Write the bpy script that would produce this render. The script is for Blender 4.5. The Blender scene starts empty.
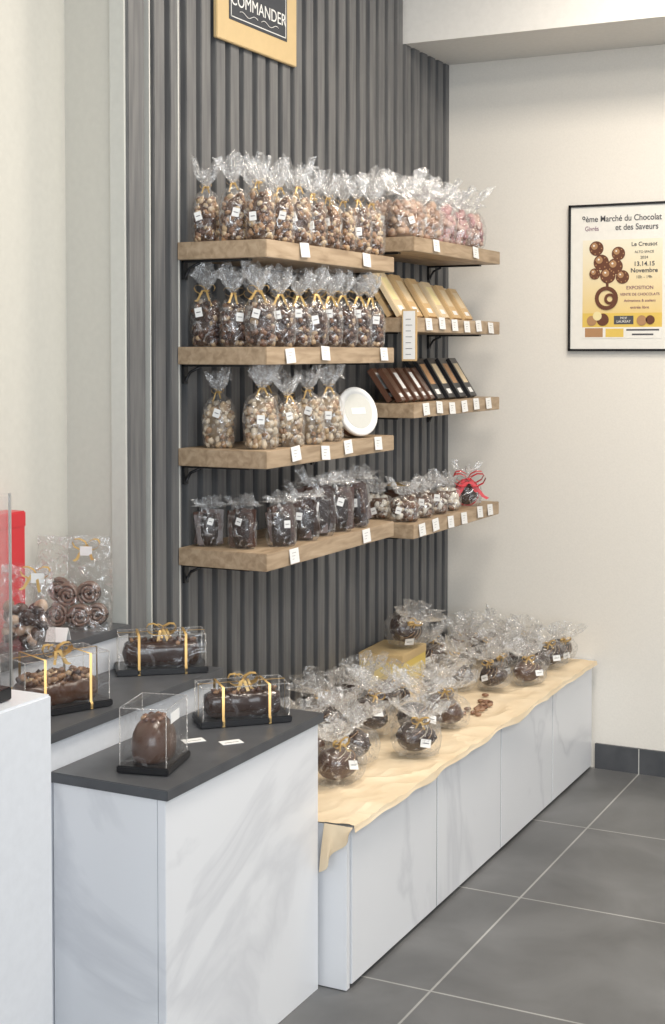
import bpy, math, random
from mathutils import Vector, Matrix, Euler, noise
random.seed(7)
S=bpy.context.scene
COL=S.collection
# ---------------------------------------------------------------- materials
MATS={}
def newmat(name):
    m=bpy.data.materials.new(name); m.use_nodes=True
    nt=m.node_tree
    b=nt.nodes.get('Principled BSDF')
    MATS[name]=m
    return m,nt,b
def plain(name,col,rough=.5,metal=0,spec=.5,bump=0,bscale=60,coat=0):
    m,nt,b=newmat(name)
    b.inputs['Base Color'].default_value=(*col,1)
    b.inputs['Roughness'].default_value=rough
    b.inputs['Metallic'].default_value=metal
    b.inputs['Specular IOR Level'].default_value=spec
    b.inputs['Coat Weight'].default_value=coat
    n=nt.nodes.new('ShaderNodeTexNoise'); n.inputs['Scale'].default_value=bscale
    tc=nt.nodes.new('ShaderNodeTexCoord'); nt.links.new(tc.outputs['Object'],n.inputs['Vector'])
    mx=nt.nodes.new('ShaderNodeMixRGB'); mx.blend_type='MULTIPLY'; mx.inputs[0].default_value=.10
    mx.inputs[1].default_value=(*col,1); nt.links.new(n.outputs['Fac'],mx.inputs[2])
    nt.links.new(mx.outputs[0],b.inputs['Base Color'])
    if bump:
        bp=nt.nodes.new('ShaderNodeBump'); bp.inputs['Strength'].default_value=bump; bp.inputs['Distance'].default_value=.002
        nt.links.new(n.outputs['Fac'],bp.inputs['Height']); nt.links.new(bp.outputs[0],b.inputs['Normal'])
    return m
def ramp_mat(name,scale_vec,nscale,stops,rough=.5,detail=6,distort=0,bump=0,coords='Object'):
    m,nt,b=newmat(name)
    tc=nt.nodes.new('ShaderNodeTexCoord'); mp=nt.nodes.new('ShaderNodeMapping')
    mp.inputs['Scale'].default_value=scale_vec
    nt.links.new(tc.outputs[coords],mp.inputs[0])
    n=nt.nodes.new('ShaderNodeTexNoise'); n.inputs['Scale'].default_value=nscale; n.inputs['Detail'].default_value=detail
    n.inputs['Distortion'].default_value=distort
    nt.links.new(mp.outputs[0],n.inputs['Vector'])
    r=nt.nodes.new('ShaderNodeValToRGB'); els=r.color_ramp.elements
    while len(els)<len(stops): els.new(.5)
    for e,(p,c) in zip(els,stops): e.position=p; e.color=(*c,1)
    nt.links.new(n.outputs['Fac'],r.inputs[0]); nt.links.new(r.outputs[0],b.inputs['Base Color'])
    b.inputs['Roughness'].default_value=rough
    if bump:
        bp=nt.nodes.new('ShaderNodeBump'); bp.inputs['Strength'].default_value=bump; bp.inputs['Distance'].default_value=.003
        nt.links.new(n.outputs['Fac'],bp.inputs['Height']); nt.links.new(bp.outputs[0],b.inputs['Normal'])
    return m
plain('cream_paint',(.84,.805,.74),.7,bump=.1,bscale=180)
plain('soffit_paint',(.80,.785,.75),.7)
plain('ceiling_paint',(.85,.84,.82),.8)
plain('beige_panel',(.63,.615,.56),.45)
plain('trim_grey',(.62,.62,.58),.4)
plain('dark_gap',(.045,.045,.048),.7)
plain('seam_dark',(.10,.10,.11),.7)
ramp_mat('slat_wood',(14,14,.9),5,[(.25,(.095,.097,.102)),(.75,(.185,.184,.182))],.55,bump=.25)
ramp_mat('oak',(9,1.3,9),6,[(.25,(.26,.18,.11)),(.55,(.42,.31,.205)),(.8,(.52,.40,.28))],.5,distort=.6,bump=.15)
ramp_mat('marble',(1,1,1),1.3,[(.0,(.79,.80,.825)),(.46,(.79,.80,.825)),(.5,(.69,.70,.73)),(.54,(.79,.80,.825)),(1,(.82,.83,.85))],.3,detail=6,distort=1.2)
ramp_mat('slate',(1,1,1),14,[(.3,(.060,.063,.070)),(.7,(.088,.092,.10))],.42,bump=.1)
ramp_mat('kraft_paper',(1,1,1),9,[(.3,(.74,.59,.40)),(.7,(.83,.70,.51))],.65,bump=.4)
plain('black_metal',(.02,.02,.022),.4,metal=.3)
plain('metal',(.6,.6,.6),.3,metal=1)
plain('white_card',(.86,.86,.85),.6)
plain('white_lacquer',(.73,.755,.80),.35)
plain('print_ink',(.08,.08,.09),.6)
plain('print_purple',(.2,.06,.14),.6)
plain('print_yellow',(.78,.55,.12),.6)
plain('print_cream',(.86,.74,.40),.6)
plain('print_brown',(.14,.05,.025),.5)
plain('print_tan',(.45,.25,.12),.6)
plain('poster_paper',(.86,.84,.78),.5)
plain('chalkboard',(.045,.05,.06),.7)
plain('chalk',(.8,.8,.78),.8)
plain('gold_wood',(.62,.46,.24),.45,bump=.2,bscale=40)
plain('gold_ribbon',(.60,.40,.15),.35,metal=.35)
plain('red_ribbon',(.6,.02,.03),.35)
plain('red_card',(.60,.03,.04),.4)
plain('yellow_card',(.80,.62,.18),.5)
plain('black_card',(.015,.015,.017),.35)
plain('dark_choc',(.038,.017,.011),.25,coat=.4)
plain('milk_choc',(.085,.038,.021),.3,coat=.3)
plain('roll_choc',(.22,.14,.105),.4,coat=.2)
plain('brown_wrap',(.11,.05,.03),.3,coat=.4)
plain('kraft_box',(.62,.43,.22),.55)
plain('kraft_light',(.72,.58,.38),.5)
m,nt,b=newmat('sweets')
a=nt.nodes.new('ShaderNodeAttribute'); a.attribute_name='Col'
nt.links.new(a.outputs['Color'],b.inputs['Base Color']); b.inputs['Roughness'].default_value=.4; b.inputs['Coat Weight'].default_value=.25
def cello(name,base,rim,crk,white,scale=28):
    m,nt,b=newmat(name); nt.nodes.remove(b)
    out=[n for n in nt.nodes if n.type=='OUTPUT_MATERIAL'][0]
    tr=nt.nodes.new('ShaderNodeBsdfTransparent'); tr.inputs[0].default_value=(.98,.98,.98,1)
    gl=nt.nodes.new('ShaderNodeBsdfGlossy'); gl.inputs['Roughness'].default_value=.12; gl.inputs[0].default_value=(.97,.97,.98,1)
    df=nt.nodes.new('ShaderNodeBsdfTranslucent'); df.inputs[0].default_value=(.95,.95,.94,1)
    d2=nt.nodes.new('ShaderNodeBsdfDiffuse'); d2.inputs[0].default_value=(.95,.95,.94,1)
    md=nt.nodes.new('ShaderNodeMixShader'); nt.links.new(df.outputs[0],md.inputs[1]); nt.links.new(d2.outputs[0],md.inputs[2])
    mg=nt.nodes.new('ShaderNodeMixShader'); mg.inputs[0].default_value=white
    nt.links.new(gl.outputs[0],mg.inputs[1]); nt.links.new(md.outputs[0],mg.inputs[2])
    lw=nt.nodes.new('ShaderNodeLayerWeight'); lw.inputs[0].default_value=.35
    tc=nt.nodes.new('ShaderNodeTexCoord'); n=nt.nodes.new('ShaderNodeTexNoise'); n.inputs['Scale'].default_value=scale; n.inputs['Detail'].default_value=3
    n.inputs['Distortion'].default_value=1.5
    nt.links.new(tc.outputs['Object'],n.inputs['Vector'])
    r=nt.nodes.new('ShaderNodeValToRGB'); r.color_ramp.elements[0].position=.55; r.color_ramp.elements[1].position=.62
    nt.links.new(n.outputs['Fac'],r.inputs[0])
    m1=nt.nodes.new('ShaderNodeMath'); m1.operation='MULTIPLY_ADD'; m1.inputs[1].default_value=rim; m1.inputs[2].default_value=base
    nt.links.new(lw.outputs['Facing'],m1.inputs[0])
    m2=nt.nodes.new('ShaderNodeMath'); m2.operation='MULTIPLY_ADD'; m2.inputs[1].default_value=crk; m2.use_clamp=True
    nt.links.new(r.outputs[0],m2.inputs[0]); nt.links.new(m1.outputs[0],m2.inputs[2])
    bp=nt.nodes.new('ShaderNodeBump'); bp.inputs['Strength'].default_value=.9; bp.inputs['Distance'].default_value=.008
    nt.links.new(n.outputs['Fac'],bp.inputs['Height']); nt.links.new(bp.outputs[0],gl.inputs['Normal'])
    mx=nt.nodes.new('ShaderNodeMixShader'); nt.links.new(m2.outputs[0],mx.inputs[0]); nt.links.new(tr.outputs[0],mx.inputs[1]); nt.links.new(mg.outputs[0],mx.inputs[2])
    nt.links.new(mx.outputs[0],out.inputs[0])
cello('cello_body',.05,.24,.32,.4,38)
cello('cello_flare',.20,.42,.40,.55,50)
cello('clear_box',.04,.20,.10,.1,14)
cello('glass',.05,.15,.0,.0,2)
m,nt,b=newmat('floor_tiles')
tc=nt.nodes.new('ShaderNodeTexCoord'); mp=nt.nodes.new('ShaderNodeMapping')
mp.inputs['Location'].default_value=(1.265,-3.04,0)
nt.links.new(tc.outputs['Object'],mp.inputs[0])
br=nt.nodes.new('ShaderNodeTexBrick'); br.offset=0; br.squash=1
br.inputs['Scale'].default_value=1; br.inputs['Brick Width'].default_value=.64; br.inputs['Row Height'].default_value=.64
br.inputs['Mortar Size'].default_value=.003; br.inputs['Mortar Smooth'].default_value=.1
br.inputs['Color1'].default_value=(.120,.122,.125,1); br.inputs['Color2'].default_value=(.130,.132,.134,1); br.inputs['Mortar'].default_value=(.34,.34,.33,1)
nt.links.new(mp.outputs[0],br.inputs['Vector'])
n=nt.nodes.new('ShaderNodeTexNoise'); n.inputs['Scale'].default_value=3.5; n.inputs['Detail'].default_value=9; n.inputs['Distortion'].default_value=.5; nt.links.new(tc.outputs['Object'],n.inputs['Vector'])
mr=nt.nodes.new('ShaderNodeMapRange'); mr.inputs['From Min'].default_value=.3; mr.inputs['From Max'].default_value=.7; mr.inputs['To Min'].default_value=.72; mr.inputs['To Max'].default_value=1.28; nt.links.new(n.outputs['Fac'],mr.inputs[0])
mx=nt.nodes.new('ShaderNodeMixRGB'); mx.blend_type='MULTIPLY'; mx.inputs[0].default_value=1
nt.links.new(br.outputs['Color'],mx.inputs[1]); nt.links.new(mr.outputs[0],mx.inputs[2]); nt.links.new(mx.outputs[0],b.inputs['Base Color'])
b.inputs['Roughness'].default_value=.42

# ---------------------------------------------------------------- mesh builder
import bmesh
def ico(sub):
    bm=bmesh.new(); bmesh.ops.create_icosphere(bm,subdivisions=sub,radius=1)
    v=[x.co.copy() for x in bm.verts]; f=[[q.index for q in x.verts] for x in bm.faces]; bm.free(); return v,f
ICO={1:ico(1),2:ico(2),3:ico(3)}
class B:
    def __init__(s): s.v=[];s.f=[];s.m=[];s.c=[];s.sm=[];s.mats=[]
    def mi(s,n):
        if n not in s.mats: s.mats.append(n)
        return s.mats.index(n)
    def add(s,vs,fs,mat,col=(1,1,1),smooth=True):
        o=len(s.v); s.v+= [tuple(v) for v in vs]; k=s.mi(mat)
        for f in fs: s.f.append([i+o for i in f]); s.m.append(k); s.c.append(col); s.sm.append(smooth)
    def box(s,a,b,mat,M=None,bev=0,col=(1,1,1)):
        x0,y0,z0=a;x1,y1,z1=b
        if bev:
            bm=bmesh.new(); bmesh.ops.create_cube(bm,size=1)
            for v in bm.verts: v.co=Vector(((x0+x1)/2+v.co.x*(x1-x0),(y0+y1)/2+v.co.y*(y1-y0),(z0+z1)/2+v.co.z*(z1-z0)))
            bmesh.ops.bevel(bm,geom=bm.edges[:],offset=bev,segments=2,affect='EDGES')
            bm.verts.index_update()
            vs=[v.co.copy() for v in bm.verts]; fs=[[q.index for q in f.verts] for f in bm.faces]; bm.free()
        else:
            vs=[Vector(p) for p in [(x0,y0,z0),(x1,y0,z0),(x1,y1,z0),(x0,y1,z0),(x0,y0,z1),(x1,y0,z1),(x1,y1,z1),(x0,y1,z1)]]
            fs=[(0,3,2,1),(4,5,6,7),(0,1,5,4),(1,2,6,5),(2,3,7,6),(3,0,4,7)]
        if M: vs=[M@v for v in vs]
        s.add(vs,fs,mat,col,smooth=False)
    def blob(s,c,r,mat,col=(1,1,1),rot=None,sub=1,fn=None):
        v,f=ICO[sub]
        R=(rot or Euler((0,0,0))).to_matrix()
        out=[]
        for p in v:
            q=Vector((p.x*r[0],p.y*r[1],p.z*r[2]))
            if fn: q=fn(p,q)
            out.append(Vector(c)+R@q)
        s.add(out,f,mat,col)
    def tube(s,pts,r,mat,seg=8,closed=False,M=None,col=(1,1,1)):
        P=[Vector(p) for p in pts]
        if M: P=[M@p for p in P]
        n=len(P); vs=[];fs=[]
        for i in range(n):
            a=P[(i-1)%n] if (closed or i>0) else P[0]; b=P[(i+1)%n] if (closed or i<n-1) else P[-1]
            t=(b-a).normalized(); u=t.cross(Vector((0,0,1)))
            if u.length<.05: u=t.cross(Vector((0,1,0)))
            u.normalize(); w=t.cross(u)
            rr=r[i] if isinstance(r,(list,tuple)) else r
            for k in range(seg):
                an=2*math.pi*k/seg; vs.append(P[i]+u*math.cos(an)*rr+w*math.sin(an)*rr)
        for i in range(n if closed else n-1):
            j=(i+1)%n
            for k in range(seg):
                l=(k+1)%seg; fs.append((i*seg+k,i*seg+l,j*seg+l,j*seg+k))
        if not closed: fs.append(tuple(range(seg))); fs.append(tuple((n-1)*seg+k for k in range(seg)))
        s.add(vs,fs,mat,col)
    def strip(s,pts,w,wd,mat):
        vs=[];fs=[]; W=Vector(wd).normalized()*w/2
        for p in pts: vs+=[Vector(p)-W,Vector(p)+W]
        for i in range(len(pts)-1): fs.append((2*i,2*i+1,2*i+3,2*i+2))
        s.add(vs,fs,mat)
    def loft(s,rings,mat,cap0=True,cap1=True,smooth=True,col=(1,1,1)):
        n=len(rings[0]);vs=[p for r in rings for p in r];fs=[]
        for i in range(len(rings)-1):
            for k in range(n):
                l=(k+1)%n; fs.append((i*n+k,i*n+l,(i+1)*n+l,(i+1)*n+k))
        if cap0: fs.append(tuple(reversed(range(n))))
        if cap1: fs.append(tuple((len(rings)-1)*n+k for k in range(n)))
        s.add(vs,fs,mat,col,smooth)
    def mesh(s,name):
        me=bpy.data.meshes.new(name); me.from_pydata(s.v,[],s.f)
        for n in s.mats: me.materials.append(MATS[n])
        me.polygons.foreach_set('material_index',s.m); me.polygons.foreach_set('use_smooth',s.sm)
        ca=me.color_attributes.new('Col','FLOAT_COLOR','CORNER')
        d=[]
        for f,c in zip(s.f,s.c): d+= list((*c,1))*len(f)
        ca.data.foreach_set('color',d)
        me.update(); return me
    def obj(s,name,loc=(0,0,0),rot=(0,0,0),parent=None):
        return put(s.mesh(name),name,loc,rot,parent)
def put(me,name,loc=(0,0,0),rot=(0,0,0),parent=None):
    o=bpy.data.objects.new(name,me); COL.objects.link(o); o.location=loc; o.rotation_euler=rot
    if parent: o.parent=parent
    return o
def rest(o,z):
    R=o.rotation_euler.to_matrix(); s=o.scale.x
    o.location.z=z+.0008-min((R@v.co).z for v in o.data.vertices)*s
def text(s,size,loc,rot,mat,name,parent,align='CENTER',bold=0,sx=1):
    c=bpy.data.curves.new(name,'FONT'); c.body=s; c.size=size; c.align_x=align; c.offset=bold; c.extrude=.0003
    c.materials.append(MATS[mat])
    o=bpy.data.objects.new(name,c); COL.objects.link(o); o.location=loc; o.rotation_euler=rot; o.scale=(sx,1,1)
    if parent: o.parent=parent
    return o
# ---------------------------------------------------------------- room
WX=-2.0; PY=4.97
def solid(name,a,b,mat,bev=0):
    q=B(); q.box(a,b,mat,bev=bev); return q.obj(name)
solid('floor',(-2.5,-2,-.05),(3.5,5.1,0),'floor_tiles')
solid('ceiling',(-2.5,-.5,3.0),(3.5,5.1,3.08),'ceiling_paint')
solid('wall_back',(-2.2,PY,0),(3.5,PY+.12,3.0),'cream_paint')
solid('wall_left',(-2.2,2.9,0),(WX-.028,PY,3.0),'dark_gap')
solid('wall_recess',(-2.32,-1,0),(-2.19,3.0,3.0),'beige_panel')
q=B(); q.box((-2.19,2.885,.0),(-2.055,2.9,3.0),'beige_panel'); q.box((-2.05,2.878,0),(-2.008,2.9,3.0),'trim_grey')
q.obj('wall_return')
solid('soffit_beam',(WX-.02,4.56,2.57),(3.5,PY,3.0),'soffit_paint')
q=B(); q.box((-1.425,PY-.012,0),(3.4,PY,.09),'slate')
for i in range(8): q.box((-1.265+.64*i-.0015,PY-.0135,0),(-1.265+.64*i+.0015,PY-.011,.09),'trim_grey')
q.obj('baseboard_back')
q=B()
q.box((WX-.03,2.885,0),(WX,2.955,3.0),'slat_wood',bev=.002)
y=2.998
while y<PY-.02:
    top=3.0 if y<4.53 else 2.57
    q.box((WX-.03,y,0),(WX+random.uniform(-.001,.001),min(y+.049,PY-.002),top),'slat_wood',bev=.002)
    y+=.0745
q.obj('slat_wall_panelling')
q=B()
for yy in (2.976,3.108):
    q.box((WX-.02,yy-.0025,.6),(WX+.001,yy+.0025,3.0),'trim_grey')
q.obj('pale_vertical_strips')  # thin pale grey vertical strips near the left end of the slat wall
# ---------------------------------------------------------------- shelves
def shelf(y0,y1,z,xf,tags,seed):
    e=bpy.data.objects.new('oak_shelf',None); COL.objects.link(e)
    q=B(); q.box((WX+.001,y0,z-.045),(xf,y1,z),'oak',bev=.0015); q.obj('board',parent=e)
    q=B()
    for yy in (y0+.03,y1-.03):
        q.box((WX+.001,yy-.010,z-.095),(WX+.007,yy+.010,z-.0455),'black_metal')
        q.box((WX+.001,yy-.010,z-.051),(WX+.2,yy+.010,z-.0455),'black_metal')
        q.tube([(WX+.005,yy,z-.09),(WX+.02,yy,z-.065),(WX+.05,yy,z-.052)],.004,'black_metal')
    q.obj('brackets',parent=e)
    q=B(); rnd=random.Random(seed)
    for t in tags:
        M=Matrix.Translation((xf+.004,t,z-.018+rnd.uniform(-.006,.004)))@Matrix.Rotation(rnd.uniform(-.08,.08),4,'X')@Matrix.Rotation(-.12,4,'Y')
        q.box((-.0008,-.024,-.019),(.0008,.024,.019),'white_card',M)
        for k in range(3): q.box((.0008,-.013,.008-.008*k),(.0012,.009-.006*k,.0088-.008*k),'print_ink',M)
    q.obj('price_tags',parent=e)
    return e
XF=-1.737
LZ=[1.782,1.513,1.251,.9925]
LT=[[3.30,3.68],[3.22,3.42,3.80],[3.25,3.42,3.56,3.76],[3.24,3.68]]
for i,z in enumerate(LZ): shelf(3.10,3.88,z,XF,LT[i],i)
RZ=[1.856,1.607,1.34,.965]
RT=[[4.2,4.55],[4.14,4.25,4.36,4.47,4.58,4.70],[4.12,4.23,4.34,4.45,4.56,4.68],[4.09,4.2,4.33,4.45,4.6,4.7]]
for i,z in enumerate(RZ): shelf(4.03,4.80,z,XF,RT[i],i+10)
# ---------------------------------------------------------------- bag generator
PAL={
 'mix':[(.20,.10,.05),(.30,.17,.09),(.50,.35,.20),(.09,.04,.025),(.38,.22,.11),(.56,.43,.28),(.14,.07,.04)],
 'dark':[(.05,.025,.018),(.10,.048,.028),(.18,.09,.05),(.40,.29,.18),(.05,.02,.015),(.08,.035,.02)],
 'light':[(.52,.42,.30),(.58,.49,.37),(.34,.22,.13),(.26,.15,.08),(.54,.46,.35),(.43,.31,.18),(.38,.27,.16)],
 'pink':[(.42,.22,.22),(.48,.29,.28),(.54,.39,.34),(.36,.18,.19),(.46,.31,.25)],
 'cream':[(.36,.22,.15),(.44,.29,.20),(.30,.18,.12),(.5,.36,.26)],
 'choc':[(.045,.02,.014),(.065,.03,.02),(.085,.04,.026),(.03,.014,.011)],
 'white':[(.7,.66,.58),(.6,.52,.42),(.10,.05,.03),(.16,.08,.045)],
}
def bow(q,c,s,mat,rnd,front=-1,tails=1.0):
    c=Vector(c)
    for sd in (-1,1):
        pts=[]
        for i in range(9):
            a=i/8*math.pi*2
            pts.append(c+Vector((sd*s*(.5-.5*math.cos(a)),front*.3*s*abs(math.sin(a/2)),s*.38*math.sin(a)+s*.25*(.5-.5*math.cos(a)))))
        q.strip(pts,s*.26,(0,1,.25),mat)
        L=s*rnd.uniform(1.0,1.6)*tails; an=rnd.uniform(.3,.9)
        q.strip([c+Vector((sd*L*t*math.sin(an),front*(.006+.01*t),-L*t*math.cos(an)+.006*math.sin(6*t))) for t in (0,.25,.5,.75,1)],s*.2,(1,0,sd*.5),mat)
def bagmesh(w,dp,hb,hn,h,pal,nl,lr,rib,seed,flare=.62,label=True,egg=None,neck=.13,lump='nut',bs=.26):
    rnd=random.Random(seed); q=B(); n=36
    prof=[(0,.80),(.012,.96),(hb*.3,1.0),(hb*.6,1.03),(hb*.85,.93),(hb,.72),(hb+(hn-hb)*.6,max(.33,neck)),(hn,neck),
          (hn+(h-hn)*.12,neck*1.5),(hn+(h-hn)*.35,max(flare*.6,neck)),(hn+(h-hn)*.7,flare*.95),(h,flare*1.2)]
    ph=[rnd.uniform(0,6.28) for _ in range(6)]
    lean=Vector((rnd.uniform(-.014,.014),rnd.uniform(-.008,.008),0))
    rings=[]; sq=.72
    for i,(z,s) in enumerate(prof):
        r=[]
        fl=i>=8
        for k in range(n):
            a=2*math.pi*k/n; ca,sa=math.cos(a),math.sin(a)
            if fl: x,y=ca*w/2*s*1.15,sa*dp/2*s*.7
            else:
                x=math.copysign(abs(ca)**sq,ca)*w/2*s; y=math.copysign(abs(sa)**sq,sa)*dp/2*s
            cr=(.06 if i<5 else .14 if i<8 else .32)
            g=1+cr*math.sin(7*a+ph[0])*.6+cr*math.sin(11*a+ph[1]+z*40)*.5+cr*rnd.uniform(-.4,.4)
            zz=z+(rnd.uniform(-.008,.008)+.012*math.sin(3*a+ph[2])+.012*math.sin(2*a+ph[3]) if i==len(prof)-1 else 0)
            off=lean*max(0,(z-hb)/(h-hb)) if h>hb else Vector()
            r.append(Vector((x*g,y*g,zz))+off)
        rings.append(r)
    q.loft(rings[:8],'cello_body',cap1=False,smooth=egg is None)
    q.loft(rings[7:],'cello_flare',cap0=False,cap1=False,smooth=False)
    if egg is None:
        base=PAL[pal][-1] if pal!='light' else (.35,.25,.15)
        cr=[]
        for z,s in ((.002,.62),(hb*.3,.78),(hb*.7,.76),(hb*.9,.5)):
            cr.append([Vector((math.copysign(abs(math.cos(2*math.pi*k/14))**sq,math.cos(2*math.pi*k/14))*w/2*s*.9,math.copysign(abs(math.sin(2*math.pi*k/14))**sq,math.sin(2*math.pi*k/14))*dp/2*s*.9,z)) for k in range(14)])
        q.loft(cr,'sweets',col=tuple(c*.6 for c in base))
        for i in range(nl):
            a=rnd.uniform(0,6.283); z=rnd.uniform(lr*.8,hb*.93)
            s=.86 if z<hb*.75 else .66
            x=math.copysign(abs(math.cos(a))**sq,math.cos(a))*(w/2*s-lr*.5); y=math.copysign(abs(math.sin(a))**sq,math.sin(a))*(dp/2*s-lr*.5)
            r=lr*rnd.uniform(.7,1.2)
            col=rnd.choice(PAL[pal])
            if lump=='nut':
                q.blob((x,y,z),(r*1.2,r*.7,r*.85),'sweets',col,Euler((rnd.uniform(0,3),rnd.uniform(0,3),rnd.uniform(0,3))),1)
            else:
                M=Matrix.Translation((x*.8,y*.8,min(max(z,r*2.1),hb-r*1.9)))@Euler((rnd.uniform(-.12,.12),rnd.uniform(-.2,.2),(0 if sa>0 else math.pi)+rnd.uniform(-.4,.4))).to_matrix().to_4x4()
                q.box((-r*.9,-.004,-r*1.9),(r*.9,.004,r*1.9),'sweets',M,bev=.0015,col=col)
    if rib:
        c=lean*((hn-hb)/(h-hb))+Vector((0,0,hn))
        q.tube([(c.x+w*neck*.6*math.cos(t/10*6.283),c.y+dp*neck*.6*math.sin(t/10*6.283),c.z) for t in range(10)],.0025,rib,6,True)
        bow(q,(c.x,c.y-dp*neck*.6,c.z),w*bs,rib,rnd)
    if label:
        M=Matrix.Translation((rnd.uniform(-.2,.2)*w,-dp*.53,hb*rnd.uniform(.35,.8)))@Matrix.Rotation(rnd.uniform(-.35,.35),4,'Y')
        L=min(.0095,w*.16)
        q.box((-L,-.0006,-L*1.2),(L,.0006,L*1.2),'white_card',M)
        q.box((-L*.6,-.001,-L*.1),(L*.6,-.0005,L*.1),'print_ink',M)
    return q
def variants(n,**k):
    s0=k.pop('seed'); return [bagmesh(seed=s0+i,**k).mesh('cellophane_bag') for i in range(n)]
VM=variants(5,w=.076,dp=.060,hb=.130,hn=.150,h=.212,pal='mix',nl=120,lr=.0092,rib='gold_ribbon',seed=10,flare=.70,bs=.22)
VD=variants(5,w=.078,dp=.060,hb=.118,hn=.14,h=.20,pal='dark',nl=110,lr=.0098,rib='gold_ribbon',seed=30,bs=.36,flare=.68)
VL=variants(5,w=.088,dp=.068,hb=.128,hn=.150,h=.20,pal='light',nl=135,lr=.0105,rib='gold_ribbon',seed=50,bs=.2)
VP=variants(3,w=.125,dp=.085,hb=.12,hn=.14,h=.20,pal='pink',nl=85,lr=.015,rib=None,seed=70,flare=.8,neck=.5)
VPc=variants(2,w=.125,dp=.085,hb=.12,hn=.14,h=.20,pal='cream',nl=85,lr=.015,rib=None,seed=75,flare=.8,neck=.5)
VC=variants(5,w=.092,dp=.055,hb=.125,hn=.134,h=.152,pal='choc',nl=16,lr=.024,rib=None,seed=90,flare=.85,neck=.7,lump='slab')
VW=variants(3,w=.10,dp=.075,hb=.075,hn=.088,h=.125,pal='white',nl=55,lr=.014,rib=None,seed=110,flare=.7,neck=.3)
def bags(V,pts,z,name,rs,jit=.35,sc0=.06):
    rnd=random.Random(rs)
    for i,p in enumerate(pts):
        x,y=p[:2]
        sc=rnd.uniform(1-sc0,1+sc0*.7)*(p[2] if len(p)>2 else 1)
        o=put(V[rnd.randrange(len(V))],name,(x,y,z+.0005),(0,0,math.radians(27)+rnd.uniform(-jit,jit)))
        o.scale=(sc,sc,sc)
row3=[(-1.945,3.155),(-1.862,3.155),(-1.782,3.15)]
front=[(-1.778,3.25+.093*i) for i in range(7)]
backr=[(-1.878,3.29+.115*i) for i in range(5)]
bags(VM,row3+front+backr,LZ[0],'nut_mix_bag',1)
bags(VD,row3+front+backr,LZ[1],'chocolate_sweets_bag',2)
bags(VL,[(-1.915,3.165),(-1.795,3.175),(-1.775,3.29,.93),(-1.775,3.40,.98),(-1.88,3.35),(-1.785,3.535),(-1.89,3.47,.96)],LZ[2],'praline_bag',3)
bags(VC,[(-1.945,3.165,.80),(-1.845,3.165,.84),(-1.775,3.245,.88),(-1.775,3.375,.86),(-1.785,3.475,1.12),(-1.78,3.585,1.04),(-1.88,3.55,.9),(-1.785,3.70,1.08),(-1.86,3.79,.9)],LZ[3],'dark_chocolate_bag',4,jit=.45)
bags(VPc,[(-1.80,4.11),(-1.91,4.14),(-1.80,4.24)],RZ[0],'meringue_bag',5)
bags(VP,[(-1.80,4.37),(-1.80,4.50),(-1.80,4.64),(-1.91,4.40),(-1.91,4.56)],RZ[0],'pink_sweets_bag',6)
bags(VW,[(-1.80,4.10),(-1.80,4.22),(-1.80,4.34),(-1.80,4.46),(-1.91,4.14)],RZ[3],'truffle_bag',7)
q=B(); n=40
def disc(r,x): return [Vector((x,r*math.cos(2*math.pi*k/n),r*math.sin(2*math.pi*k/n))) for k in range(n)]
q.loft([disc(.066,-.022),disc(.07,-.018),disc(.07,.012)],'milk_choc',smooth=False)
q.loft([disc(.073,.004),disc(.073,.016),disc(.070,.019),disc(.058,.019),disc(.057,.0165)],'white_card')
q.loft([disc(.052,.0166),disc(.052,.0172)],'trim_grey',smooth=False)
q.box((.0172,-.026,-.008),(.0176,.026,.010),'white_card')
o=q.obj('round_gift_tin',(-1.79,3.72,0),(0,-.28,-.40)); rest(o,LZ[2])
def tablet(name,x,y,z,w,h,t,tilt,mat,win,rz=0):
    q=B(); q.box((-t/2,-w/2,0),(t/2,w/2,h),mat,bev=.0012)
    if win:
        q.box((t/2,-w*.32,h*.35),(t/2+.0006,w*.32,h*.85),win)
        q.box((t/2,-w*.25,h*.1),(t/2+.0006,w*.25,h*.22),'white_card')
    o=q.obj(name,(x,y,0),(0,-tilt,rz)); rest(o,z)
for i,y in enumerate([4.09,4.20,4.32,4.43,4.54,4.65]):
    for j in range(2):
        tablet('kraft_chocolate_box',-1.80-.035*j,y+.004*j,RZ[1],.09,.165-.008*i+.004*j,.016,.55,'kraft_box' if (i+j)%3 else 'kraft_light','kraft_light' if (i+j)%3 else 'print_cream',.1)
for i,y in enumerate([4.37,4.47,4.57,4.67]):
    for j in range(2):
        tablet('chocolate_bar_pack',-1.79-.032*j,y,RZ[2],.082,.155,.014,.55,'black_card',('kraft_light' if (i+j)%2 else 'print_tan') if j==0 else None,.1)
for i,y in enumerate([4.06,4.12,4.18,4.24,4.295]):
    for j in range(2):
        tablet('chocolate_disc_pack',-1.79-.035*j,y,RZ[2],.048,.12,.018,.6,'brown_wrap','white_card' if (i+j)%2 else 'milk_choc',.12)
q=B(); q.box((-.004,-.024,0),(.004,.024,.16),'kraft_box',bev=.001); q.box((.004,-.019,.006),(.0046,.019,.154),'white_card')
for k in range(7): q.box((.0046,-.011,.02+.018*k),(.005,.006+.004*(k%2),.0215+.018*k),'print_ink')
q.obj('price_sign',(-1.747,4.018,RZ[1]-.135),(0,0,-1.45))
q=bagmesh(w=.09,dp=.08,hb=.07,hn=.08,h=.12,pal='choc',nl=0,lr=.01,rib=None,seed=201,label=False,egg=1)
q.blob((0,0,.038),(.034,.03,.036),'dark_choc',sub=3)
rr=random.Random(5); bow(q,(0,-.035,.075),.05,'red_ribbon',rr); bow(q,(0,-.03,.085),.045,'red_ribbon',rr)
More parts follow.
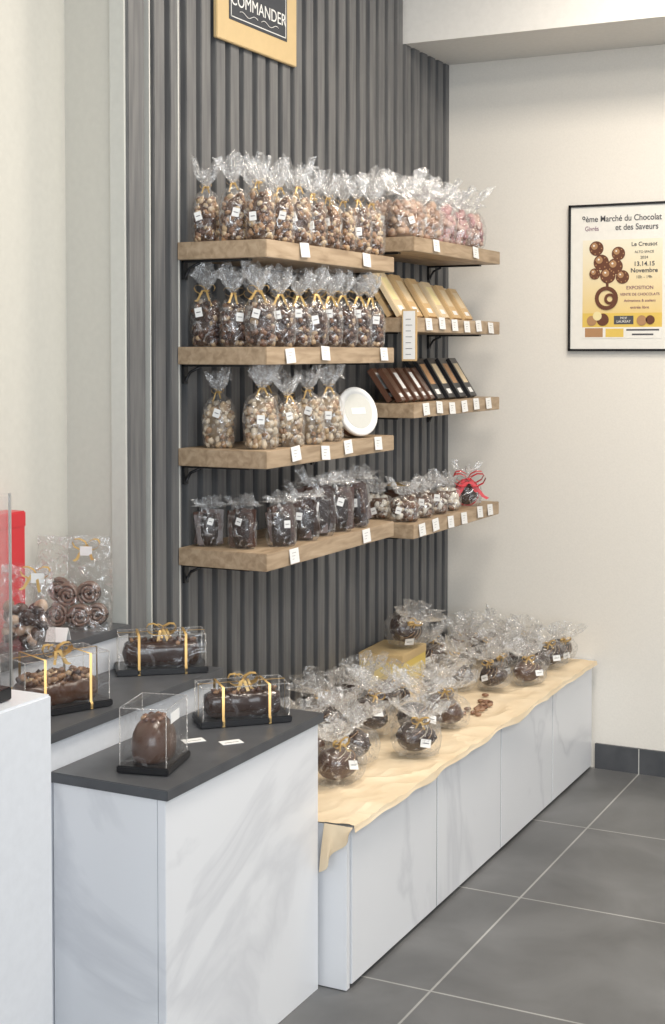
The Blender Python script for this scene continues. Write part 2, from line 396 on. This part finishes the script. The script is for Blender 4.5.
q.tube([(.036*math.cos(t/16*6.283),.0,.040+.04*math.sin(t/16*6.283)) for t in range(16)],.003,'red_ribbon',6,True)
o=q.obj('ribboned_chocolate_egg',(-1.79,4.62,RZ[3]+.001),(0,0,.5)); o.scale=(1.15,)*3
q=B(); q.box((-.05,-.05,0),(.05,.05,.09),'clear_box'); q.box((-.045,-.045,.001),(.045,.045,.075),'milk_choc',bev=.01); q.box((-.05,-.05,.09),(.05,.05,.094),'gold_ribbon')
q.obj('truffle_box',(-1.915,4.34,RZ[3]+.001))
# ---------------------------------------------------------------- low bench
BX=-1.436; BY=2.955; BH=.387
e=bpy.data.objects.new('display_bench',None); COL.objects.link(e)
q=B(); q.box((WX+.002,BY+.01,.03),(BX-.02,PY-.003,BH-.002),'dark_gap'); q.box((WX+.01,BY+.02,0),(BX-.025,PY-.01,.03),'black_metal')
ys=[BY+.012,3.495,3.997,4.497,PY-.014]
for y in ys[1:-1]: q.box((BX-.02,y-.0035,.012),(BX-.002,y+.0035,BH-.004),'seam_dark')
q.obj('carcass',parent=e)
q=B()
for a,b in zip(ys[:-1],ys[1:]): q.box((BX-.019,a+.003,.010),(BX,b-.0035,BH-.004),'marble',bev=.001)
q.box((WX+.01,BY-.008,.002),(BX-.003,BY+.0095,BH-.002),'marble',bev=.001)
q.obj('marble_panels',parent=e)
q=B(); q.box((WX+.002,BY-.008,BH-.0015),(BX+.002,PY-.003,BH+.004),'white_lacquer'); q.obj('top',parent=e)
BT=BH+.004
q=B(); nx,ny=40,150
vs=[];fs=[]
def crease(x,y):
    a=1-abs(noise.noise(Vector((x*6,y*4.5,0))))*2.2; b_=1-abs(noise.noise(Vector((x*13,y*10,3))))*2.2
    return .006*max(0,a)**3+.0035*max(0,b_)**2
for j in range(ny+1):
    y=BY-.012+(PY-.02-BY)*j/ny
    ov=.018+.012*noise.noise(Vector((0,y*3,7)))+.005*noise.noise(Vector((0,y*15,2)))+.012*max(0,(y-4.5))
    for i in range(nx+4):
        if i<=nx:
            x=WX+.012+(BX+ov-WX-.012)*i/nx
            z=BT+.0015+crease(x,y)
        else:
            k=i-nx
            x=BX+ov+.001*k; z=BT+.001-.0035*k*(1+1.3*noise.noise(Vector((5,y*6,0))))
        vs.append(Vector((x,y,z)))
W_=nx+4
for j in range(ny):
    for i in range(W_-1): fs.append((j*W_+i,j*W_+i+1,(j+1)*W_+i+1,(j+1)*W_+i))
q.add(vs,fs,'kraft_paper',smooth=False)
vs=[];fs=[]
N=12
for i in range(N+1):
    t=i/N; x=-1.495+(.075)*t
    L=.10*(1-t)**.8+.015
    for k in range(6):
        s=k/5; vs.append(Vector((x+.01*s*math.sin(t*9)-.008*s,BY-.013-.012*math.sin(s*1.5)*(1+.5*math.sin(t*8)),BT+.003-L*s)))
for i in range(N):
    for k in range(5): fs.append((i*6+k,i*6+k+1,(i+1)*6+k+1,(i+1)*6+k))
q.add(vs,fs,'kraft_paper')
q.obj('paper_runner')
PT=BT+.007
def eggmesh(seed,mat,trim):
    rnd=random.Random(seed)
    q=bagmesh(w=.148,dp=.116,hb=.088,hn=.102,h=.165,pal='choc',nl=0,lr=.01,rib='gold_ribbon' if trim else None,seed=seed,flare=.85,label=False,egg=1,neck=.12,bs=.2)
    R=Euler((rnd.uniform(-.2,.2),rnd.uniform(-.2,.2),rnd.uniform(-.3,.3)))
    q.blob((0,0,.045),(.062,.046,.043),mat,sub=3,rot=R,fn=lambda p,v:Vector((v.x,v.y*(1-.15*p.x),v.z*(1-.15*p.x))))
    q.tube([Vector((0,0,.045))+R.to_matrix()@Vector((.063*math.cos(t/24*6.283),.0475*math.sin(t/24*6.283)*(1-.15*math.cos(t/24*6.283)),0)) for t in range(24)],.002,mat,6,True)
    for k in range(3):
        pts=[]
        for t in range(8):
            a=-2.2+k*.5+t*.13; b=.25+.9*t/8
            pts.append(Vector((0,0,.045))+R.to_matrix()@Vector((.062*math.cos(a)*math.cos(b),.047*math.sin(a)*math.cos(b),.044*math.sin(b))))
        q.tube(pts,.0014,'sweets',5,col=rnd.choice([(.32,.22,.13),(.3,.17,.08),(.45,.4,.3)]))
    M=Matrix.Translation((rnd.uniform(-.03,.03),-.058,.055))@Matrix.Rotation(rnd.uniform(-.3,.3),4,'Y')@Matrix.Rotation(-.5,4,'X')
    q.box((-.016,-.0006,-.012),(.016,.0006,.012),'white_card',M)
    q.box((-.010,-.0010,-.001),(.010,-.0005,.001),'print_ink',M)
    return q.mesh('wrapped_chocolate_egg')
EG=[eggmesh(300,'dark_choc',0),eggmesh(301,'milk_choc',1),eggmesh(302,'dark_choc',1),eggmesh(303,'milk_choc',1),eggmesh(304,'dark_choc',0),eggmesh(305,'dark_choc',1)]
pos=[(-1.60,3.23),(-1.525,3.55),(-1.565,3.86),(-1.71,3.63),(-1.86,3.73),(-1.79,3.98),(-1.66,4.06),(-1.87,3.88),(-1.75,3.33),(-1.735,3.81),(-1.65,3.40),(-1.81,3.57),
 (-1.73,4.17),(-1.69,4.31),(-1.58,4.35),(-1.60,3.71)]
for j,y in enumerate([4.48,4.605,4.73,4.855]):
    for i in range(4): pos.append((-1.518-.116*i-(.012 if j%2 else 0),y))
rnd=random.Random(12)
for i,(x,y) in enumerate(pos):
    j_=0 if y<4.4 else .006
    o=put(EG[rnd.randrange(6)],'wrapped_chocolate_egg',(x+rnd.uniform(-j_,j_),y+rnd.uniform(-j_,j_),0),(rnd.uniform(-.25,.6),rnd.uniform(-.4,.4),rnd.uniform(-.4,1.2)))
    sc=rnd.uniform(.90,1.0)*(.84 if y>3.95 else 1); o.scale=(sc,)*3; rest(o,PT)
bags(VD,[(-1.93,3.36)],PT,'standing_sweets_bag',77)
q=B(); q.box((-.075,-.11,0),(.075,.11,.125),'yellow_card',bev=.003); q.box((-.0765,-.1115,.10),(.0765,.1115,.128),'gold_wood',bev=.002); q.box((.0755,-.05,.03),(.076,.05,.08),'print_cream'); q.box((-.05,-.1105,.03),(.05,-.111,.08),'print_cream')
q.obj('yellow_gift_box',(-1.905,4.25,PT),(0,0,.05))
o=put(EG[2],'dark_chocolate_egg',(-1.89,4.28,0),(.9,.1,.9)); o.scale=(.95,)*3; rest(o,PT+.129)
q=B(); rnd=random.Random(4)
for i in range(26):
    q.blob((rnd.gauss(-1.545,.018),rnd.gauss(4.10,.05),PT+.007),(.012,.008,.006),'sweets',rnd.choice([(.22,.11,.06),(.3,.17,.1),(.14,.06,.03)]),Euler((0,0,rnd.uniform(0,3))),2)
q.obj('loose_almonds')
# ---------------------------------------------------------------- stepped counter
CX0,CX1,CY0,CY1=-1.775,-1.506,2.285,2.935
e=bpy.data.objects.new('stepped_counter',None); COL.objects.link(e)
q=B()
q.box((CX0-.002,CY0+.012,.02),(CX1-.012,CY1-.002,.633),'dark_gap')
q.box((CX0,CY0,0.0),(CX1-.0195,CY0+.012,.633),'marble',bev=.001)
q.box((CX1-.018,CY0,0.0),(CX1,CY1-.003,.633),'marble',bev=.001)
q.box((-1.998,2.105,0),(CX0-.003,CY1-.003,.713),'white_lacquer',bev=.001)
q.box((-2.188,2.105,0),(-2.0,2.875,.81),'white_lacquer',bev=.001)
q.obj('body',parent=e)
q=B()
q.box((CX0-.002,CY0-.008,.634),(CX1+.010,CY1+.008,.655),'slate',bev=.0015)
q.box((-1.998,2.105,.714),(CX0+.008,CY1+.004,.735),'slate',bev=.0015)
q.box((-2.188,2.105,.811),(-1.992,2.875,.832),'slate',bev=.0015)
q.obj('slate_tops',parent=e)
e=bpy.data.objects.new('glass_display_case',None); COL.objects.link(e)
q=B(); q.box((-2.17,.9,0),(-1.625,2.09,.87),'white_lacquer',bev=.004); q.obj('base',parent=e)
q=B()
gx0,gx1,gy0,gy1=-2.12,-1.66,.95,2.02
q.box((gx0,gy0,.872),(gx1,gy1,.895),'black_metal',bev=.002)
q.obj('case_floor',parent=e)
q=B(); q.box((gx1-.006,gy0,.895),(gx1,gy1,1.24),'glass'); q.box((gx0,gy1-.006,.895),(gx1-.006,gy1,1.24),'glass'); q.box((gx0,gy0,1.24),(gx1,gy1,1.246),'glass'); q.obj('glass_panes',parent=e)
q=B(); q.box((gx1-.003,gy1-.003,.895),(gx1+.001,gy1+.001,1.246),'metal'); q.obj('edge_profile',parent=e)
# ---------------------------------------------------------------- loaf boxes
def loafbox(L,W,H,seed,kind='loaf'):
    rnd=random.Random(seed); q=B()
    q.box((-L/2-.006,-W/2-.006,0),(L/2+.006,W/2+.006,.014),'black_card',bev=.002)
    q.box((-L/2,-W/2,.0145),(L/2,W/2,H),'clear_box')
    for a,b in (((-L/2,-W/2),(L/2,-W/2)),((L/2,-W/2),(L/2,W/2)),((L/2,W/2),(-L/2,W/2)),((-L/2,W/2),(-L/2,-W/2))):
        q.tube([(a[0],a[1],H),(b[0],b[1],H)],.0011,'cello_flare',5)
        q.tube([(a[0],a[1],.0145),(a[0],a[1],H)],.0011,'cello_flare',5)
    if kind!='dome':
        n=24; rings=[]
        m=30; hk=.62 if kind=='loaf' else .42
        for i in range(m+1):
            t=-1+2*i/m; s=(1-abs(t)**8)**.35*.98+.02
            x=t*L*.455; r=[]
            for k in range(n):
                a=2*math.pi*k/n; ca,sa=math.cos(a),math.sin(a)
                g=1+.10*noise.noise(Vector((x*45,a*1.6,seed)))+.05*noise.noise(Vector((x*130,a*4,seed)))
                X=math.copysign(abs(ca)**.6,ca); Z=math.copysign(abs(sa)**.75,sa)
                zc=.016+(H*hk/2)*(1+(Z if Z>-.55 else -.99)*s*g)
                r.append(Vector((x,X*W*.38*s*g,max(.016,zc))))
            rings.append(r)
        q.loft(rings,'dark_choc' if seed%2 else 'milk_choc')
        cnt=26 if kind=='loaf' else 80
        for k in range(cnt):
            x=rnd.uniform(-.40,.40)*L; y=rnd.uniform(-.26,.26)*W
            zz=.016+H*hk*(.98-1.2*(y/W)**2)+(0 if kind=='loaf' else rnd.uniform(-.004,.012))
            r=.009 if kind=='loaf' else .012
            q.blob((x,y,zz),(r*1.2,r*.8,r*.6),'sweets',rnd.choice([(.30,.17,.09),(.24,.13,.07),(.08,.035,.02),(.14,.07,.035),(.05,.022,.015)]+([(.45,.32,.2)] if kind!='loaf' else [])),Euler((rnd.random(),rnd.random(),rnd.uniform(0,3))),1)
        for xx in (-L*.27,L*.27):
            y0=W/2+.002; q.strip([(xx,-y0-.004,.0),(xx,-y0-.004,.014),(xx,-y0,.016),(xx,-y0,H+.001),(xx,y0,H+.001),(xx,y0,.016),(xx,y0+.004,.014),(xx,y0+.004,0)],.006,(1,0,0),'gold_ribbon')
        q.strip([(-L/2-.002,0,.015),(-L/2-.002,0,H+.002),(L/2+.002,0,H+.002),(L/2+.002,0,.015)],.006,(0,1,0),'gold_ribbon')
        bow(q,(0,0,H+.004),.036,'gold_ribbon',rnd,tails=.7); bow(q,(.008,.004,H+.006),.026,'gold_ribbon',rnd,tails=.7)
    else:
        rings=[];n=28
        for z,s in ((.016,.96),(.03,1.04),(.052,1.06),(.070,.98),(.086,.80),(.098,.52),(.104,.2)):
            r=[]
            for k in range(n):
                a=2*math.pi*k/n; g=1+.05*math.cos(2*a)+.02*math.cos(8*a)
                ca,sa=math.cos(a),math.sin(a)
                r.append(Vector((math.copysign(abs(ca)**.8,ca)*L*.41*s*g,math.copysign(abs(sa)**.8,sa)*W*.41*s,z)))
            rings.append(r)
        q.loft(rings,'milk_choc')
        for k in range(9):
            a=k*.7; q.blob((L*.2*math.cos(a),W*.2*math.sin(a),.098),(.010,.008,.006),'sweets',rnd.choice([(.2,.1,.06),(.1,.045,.03),(.3,.18,.1)]),sub=1)
        q.box((-L*.3,-W/2-.0012,H*.74),(L*.1,-W/2-.0004,H*.9),'white_card')
    return q
loafbox(.20,.088,.088,1).obj('boxed_chocolate_loaf',(-1.632,2.795,.6565),(0,0,math.radians(44)))
loafbox(.205,.088,.092,3).obj('boxed_chocolate_loaf',(-1.885,2.845,.7365),(0,0,math.radians(38)))
loafbox(.20,.112,.118,2,'mix').obj('boxed_chocolate_assortment',(-1.888,2.44,.7365),(0,0,math.radians(66)))
loafbox(.130,.098,.130,4,'dome').obj('boxed_chocolate_dome',(-1.615,2.41,.6565),(0,0,math.radians(104)))
q=B()
q.box((-.024,-.015,0),(.024,.015,.001),'white_card'); q.box((-.016,-.004,.001),(.016,-.002,.0013),'print_ink')
me=q.mesh('price_card')
put(me,'price_card',(-1.640,2.60,.6555),(0,0,.9)); put(me,'price_card',(-1.56,2.625,.6555),(0,0,.9))
q=B()
q.box((-.025,-.001,0),(.025,.001,.035),'white_card',Matrix.Rotation(.5,4,'X')); q.box((-.025,-.001,0),(.025,.001,.035),'white_card',Matrix.Translation((0,-.034,0))@Matrix.Rotation(-.5,4,'X'))
o=q.obj('tent_price_card',(-2.03,2.645,0),(0,0,.3)); rest(o,.832)
def pillow(w,d,h,seed,fill):
    rnd=random.Random(seed); q=B(); n=28; rings=[]
    for i in range(9):
        t=i/8; z=h*t; r=[]
        wd=w*(.5 if t<.7 else .5-.10*(t-.7)); dd=d/2*(1-t**1.6)+.002
        for k in range(n):
            a=2*math.pi*k/n; ca,sa=math.cos(a),math.sin(a)
            g=1+.04*math.sin(5*a+seed+t*5)+rnd.uniform(-.02,.02)
            r.append(Vector((math.copysign(abs(ca)**.6,ca)*wd*g,math.copysign(abs(sa)**.6,sa)*dd*g,z+(rnd.uniform(-.006,.006) if i==8 else 0))))
        rings.append(r)
    q.loft(rings,'cello_body' ,cap1=False,smooth=False)
    q.strip([(-w*.47+w*.94*i/6,0,h-.012+.004*math.sin(i*2)) for i in range(7)],.02,(0,.2,1),'cello_flare')
    if fill=='rolls':
        for (x,z,yb) in ((-.040,.031,-.012),(.018,.031,-.014),(-.014,.080,-.010),(.052,.031,.012),(.036,.085,.004),(-.042,.088,.012)):
            for yy in (yb,yb+.016):
                pts=[]
                for i in range(56):
                    a=i/55*2*math.pi*2.5+x*30; rr=.005+.023*i/55
                    pts.append((x+rr*math.cos(a),yy,z+rr*math.sin(a)))
                q.tube(pts,.0044,'roll_choc',8)
                q.loft([[Vector((x+.026*math.cos(k/20*6.283),yy+dy,z+.026*math.sin(k/20*6.283))) for k in range(20)] for dy in (.002,.005)],'dark_choc')
    else:
        for i in range(45):
            q.blob((rnd.uniform(-.36,.36)*w,rnd.uniform(-.25,.25)*d,rnd.uniform(.012,h*.55)),(.016,.011,.012),'sweets',rnd.choice(PAL['choc']+PAL['choc']+PAL['cream']),Euler((rnd.random()*3,rnd.random()*3,0)),2)
    bow(q,(w*.2,-d*.12,h*.90),.034,'gold_ribbon',rnd)
    q.box((w*.12,-d*.26,h*.80),(w*.12+.03,-d*.25,h*.80+.022),'white_card')
    return q
pillow(.19,.085,.225,3,'rolls').obj('chocolate_rolls_bag',(-2.088,2.772,.8325),(0,0,math.radians(20)))
pillow(.12,.07,.19,5,'mix').obj('sweets_bag',(-2.035,2.53,.8325),(0,0,math.radians(24)))
q=B(); q.box((-2.185,2.42,.8325),(-2.13,2.645,1.125),'red_card',bev=.003); q.box((-2.1865,2.4185,1.09),(-2.1285,2.6465,1.128),'red_card',bev=.003); q.obj('red_gift_box')
# ---------------------------------------------------------------- chalkboard sign
e=bpy.data.objects.new('chalkboard_sign',None); COL.objects.link(e)
q=B(); y0,y1,z0,z1=3.278,3.730,2.340,2.70; x0=WX+.002
q.box((x0,y0,z0),(x0+.012,y1,z1),'gold_wood',bev=.002)
q.box((x0+.012,y0+.062,z0+.062),(x0+.0135,y1-.062,z1-.062),'chalkboard')
q.obj('frame',parent=e)
q=B()
for a,b_ in (((y0+.07,z0+.07),(y1-.07,z0+.0725)),((y0+.07,z0+.07),(y0+.0725,z1-.07)),((y1-.0725,z0+.07),(y1-.07,z1-.07))):
    q.box((x0+.0135,a[0],a[1]),(x0+.0145,b_[0],b_[1]),'chalk')
for sd in (-1,1): q.tube([(x0+.015,(y0+y1)/2+sd*(.01+.10*t),z0+.088+.005*math.sin(t*9)) for t in [i/14 for i in range(15)]],.001,'chalk',5)
q.obj('flourish',parent=e)
R=(math.pi/2,0,math.pi/2)
text('COMMANDER',.049,(x0+.014,(y0+y1)/2,z0+.104),R,'chalk','lettering',e)
text('A',.05,(x0+.014,(y0+y1)/2,z0+.19),R,'chalk','lettering_a',e)
# ---------------------------------------------------------------- poster
e=bpy.data.objects.new('framed_poster',None); COL.objects.link(e)
px0,px1,pz0,pz1=-1.533,-1.150,1.503,2.025; yf=PY-.018
q=B()
q.box((px0,yf,pz0),(px1,PY-.001,pz0+.008),'black_metal'); q.box((px0,yf,pz1-.008),(px1,PY-.001,pz1),'black_metal')
q.box((px0,yf,pz0),(px0+.008,PY-.001,pz1),'black_metal'); q.box((px1-.008,yf,pz0),(px1,PY-.001,pz1),'black_metal')
q.obj('frame',parent=e)
yp=yf+.006
q=B(); q.box((px0+.007,yp,pz0+.007),(px1-.007,PY-.002,pz1-.007),'poster_paper')
def pr(a,b,m,dy=.0005): q.box((a[0],yp-dy,a[1]),(b[0],yp,b[1]),m)
ax0,ax1=px0+.052,px1-.045
m_,nt_,b_=newmat('poster_gradient')
tc_=nt_.nodes.new('ShaderNodeTexCoord'); sp_=nt_.nodes.new('ShaderNodeSeparateXYZ'); nt_.links.new(tc_.outputs['Object'],sp_.inputs[0])
mr_=nt_.nodes.new('ShaderNodeMapRange'); mr_.inputs['From Min'].default_value=pz0+.12; mr_.inputs['From Max'].default_value=pz0+.40; nt_.links.new(sp_.outputs['Z'],mr_.inputs[0])
mx_=nt_.nodes.new('ShaderNodeMixRGB'); mx_.inputs[1].default_value=(.78,.58,.23,1); mx_.inputs[2].default_value=(.84,.79,.64,1); nt_.links.new(mr_.outputs[0],mx_.inputs[0]); nt_.links.new(mx_.outputs[0],b_.inputs['Base Color'])
pr((ax0,pz0+.045),(ax1,pz0+.395),'poster_gradient')
pr((ax0,pz0+.085),(ax1,pz0+.135),'print_yellow',.0008)
pr((ax0,pz0+.045),(ax1,pz0+.085),'poster_paper',.0011)
pr((ax0+.01,pz0+.05),(ax0+.075,pz0+.082),'print_tan',.0014); pr((ax0+.085,pz0+.05),(ax0+.15,pz0+.08),'print_yellow',.0014)
pr((ax0+.16,pz0+.072),(ax1-.01,pz0+.078),'print_ink',.0014); pr((ax0+.18,pz0+.056),(ax1-.03,pz0+.062),'print_ink',.0014)
pr((ax0+.115,pz0+.095),(ax0+.185,pz0+.125),'print_ink',.0014)
q.obj('print',parent=e)
text('MOF\nLAUREAT',.012,(ax0+.15,yp-.002,pz0+.113),(math.pi/2,0,0),'poster_paper','badge',e)
q=B()
def cdisc(cx,cz,r,mat,dy,hole=0,sqz=1):
    n=28
    o=[Vector((cx+r*math.cos(2*math.pi*k/n),yp-dy,cz+sqz*r*math.sin(2*math.pi*k/n))) for k in range(n)]
    if hole:
        i=[Vector((cx+hole*math.cos(2*math.pi*k/n),yp-dy,cz+sqz*hole*math.sin(2*math.pi*k/n))) for k in range(n)]
        q.loft([o,i],mat,False,False,False)
    else: q.add(o,[tuple(range(n))],mat,smooth=False)
bl=[(.050,.365,.026),(.068,.315,.028),(.118,.300,.028),(.092,.268,.028),(.130,.345,.024),(.145,.262,.024),(.045,.275,.020)]
q.box((ax0+.085,yp-.0012,pz0+.225),(ax0+.095,yp-.001,pz0+.32),'print_brown')
for i,(x,z,r) in enumerate(bl):
    cdisc(ax0+x,pz0+z,r,'print_brown',.0015+i*.0002)
    cdisc(ax0+x-r*.25,pz0+z+r*.3,r*.45,'print_tan',.0032)
    cdisc(ax0+x-r*.32,pz0+z+r*.38,r*.13,'poster_paper',.0034)
    for k in range(7): cdisc(ax0+x+r*.75*math.cos(k*.9),pz0+z+r*.75*math.sin(k*.9),r*.09,'print_tan',.0033)
cdisc(ax0+.088,pz0+.188,.042,'print_brown',.0036,.028)
cdisc(ax0+.100,pz0+.185,.020,'print_brown',.0037,.010)
cdisc(ax0+.075,pz0+.112,.022,'print_brown',.003); cdisc(ax0+.035,pz0+.108,.018,'print_tan',.003); cdisc(ax0+.055,pz0+.125,.016,'print_cream',.0033)
cdisc(ax0+.215,pz0+.108,.018,'print_tan',.003); cdisc(ax0+.245,pz0+.11,.016,'print_brown',.003)
q.obj('artwork',parent=e)
R=(math.pi/2,0,0); yt=yp-.001; pc=(px0+px1)/2
text('9ème Marché du Chocolat',.030,(pc,yt,pz1-.062),R,'print_ink','title',e,bold=.0003,sx=.88)
text('et des Saveurs',.030,(pc+.055,yt,pz1-.094),R,'print_ink','subtitle',e,bold=.0003,sx=.88)
text('Givrés',.024,(px0+.085,yt,pz1-.094),R,'print_purple','subtitle_small',e,sx=.8)
tx=ax0+.222; yt=yp-.0016
text('Le Creusot',.020,(tx,yt,pz0+.37),R,'print_ink','place',e,bold=.0002)
text('ALTO SPACE',.012,(tx,yt,pz0+.345),R,'print_ink','t1',e)
text('2024',.014,(tx,yt,pz0+.325),R,'print_ink','t2',e)
text('13.14.15',.022,(tx,yt,pz0+.300),R,'print_ink','date',e,bold=.0003)
text('Novembre',.022,(tx,yt,pz0+.277),R,'print_ink','month',e,bold=.0003)
text('10h - 19h',.015,(tx,yt,pz0+.256),R,'print_ink','hours',e)
text('EXPOSITION',.017,(tx-.015,yt,pz0+.218),R,'print_purple','t3',e)
text('VENTE DE CHOCOLATS',.013,(tx-.015,yt,pz0+.196),R,'print_purple','t4',e)
text('Animations & ateliers',.013,(tx-.015,yt,pz0+.174),R,'print_purple','t5',e)
text('entrée libre',.014,(tx-.015,yt,pz0+.150),R,'print_purple','t6',e)
# ---------------------------------------------------------------- lights
def area(name,loc,size,sy,en,col,rot=(0,0,0)):
    l=bpy.data.lights.new(name,'AREA'); l.shape='RECTANGLE'; l.size=size; l.size_y=sy; l.energy=en; l.color=col
    o=bpy.data.objects.new(name,l); COL.objects.link(o); o.location=loc; o.rotation_euler=rot; return o
area('ceiling_light',(-.7,2.6,2.95),.8,.8,32,(1,.92,.81))
area('ceiling_light',(-.9,3.8,2.95),.4,.4,25,(1,.89,.76))
area('ceiling_light',(1.0,3.0,2.95),1.2,1.2,36,(1,.94,.86))
area('window_light',(1.8,-1.2,1.9),3.0,2.4,110,(.87,.94,1),(math.radians(82),0,math.radians(25)))
w=bpy.data.worlds.new('World'); S.world=w; w.use_nodes=True
w.node_tree.nodes['Background'].inputs[0].default_value=(.95,.975,1,1); w.node_tree.nodes['Background'].inputs[1].default_value=.72
S.view_settings.view_transform='Standard'
# ---------------------------------------------------------------- camera
c=bpy.data.cameras.new('camera'); co=bpy.data.objects.new('camera',c); COL.objects.link(co); S.camera=co
TILT=math.radians(2)
c.sensor_fit='VERTICAL'; c.sensor_height=36; c.sensor_width=36; c.lens=1420/1024*36
co.location=(0,0,1.5); co.rotation_euler=(math.pi/2-TILT,0,math.radians(26.6))
c.shift_y=-(160-1420*math.tan(TILT))/1024
c.clip_start=.05
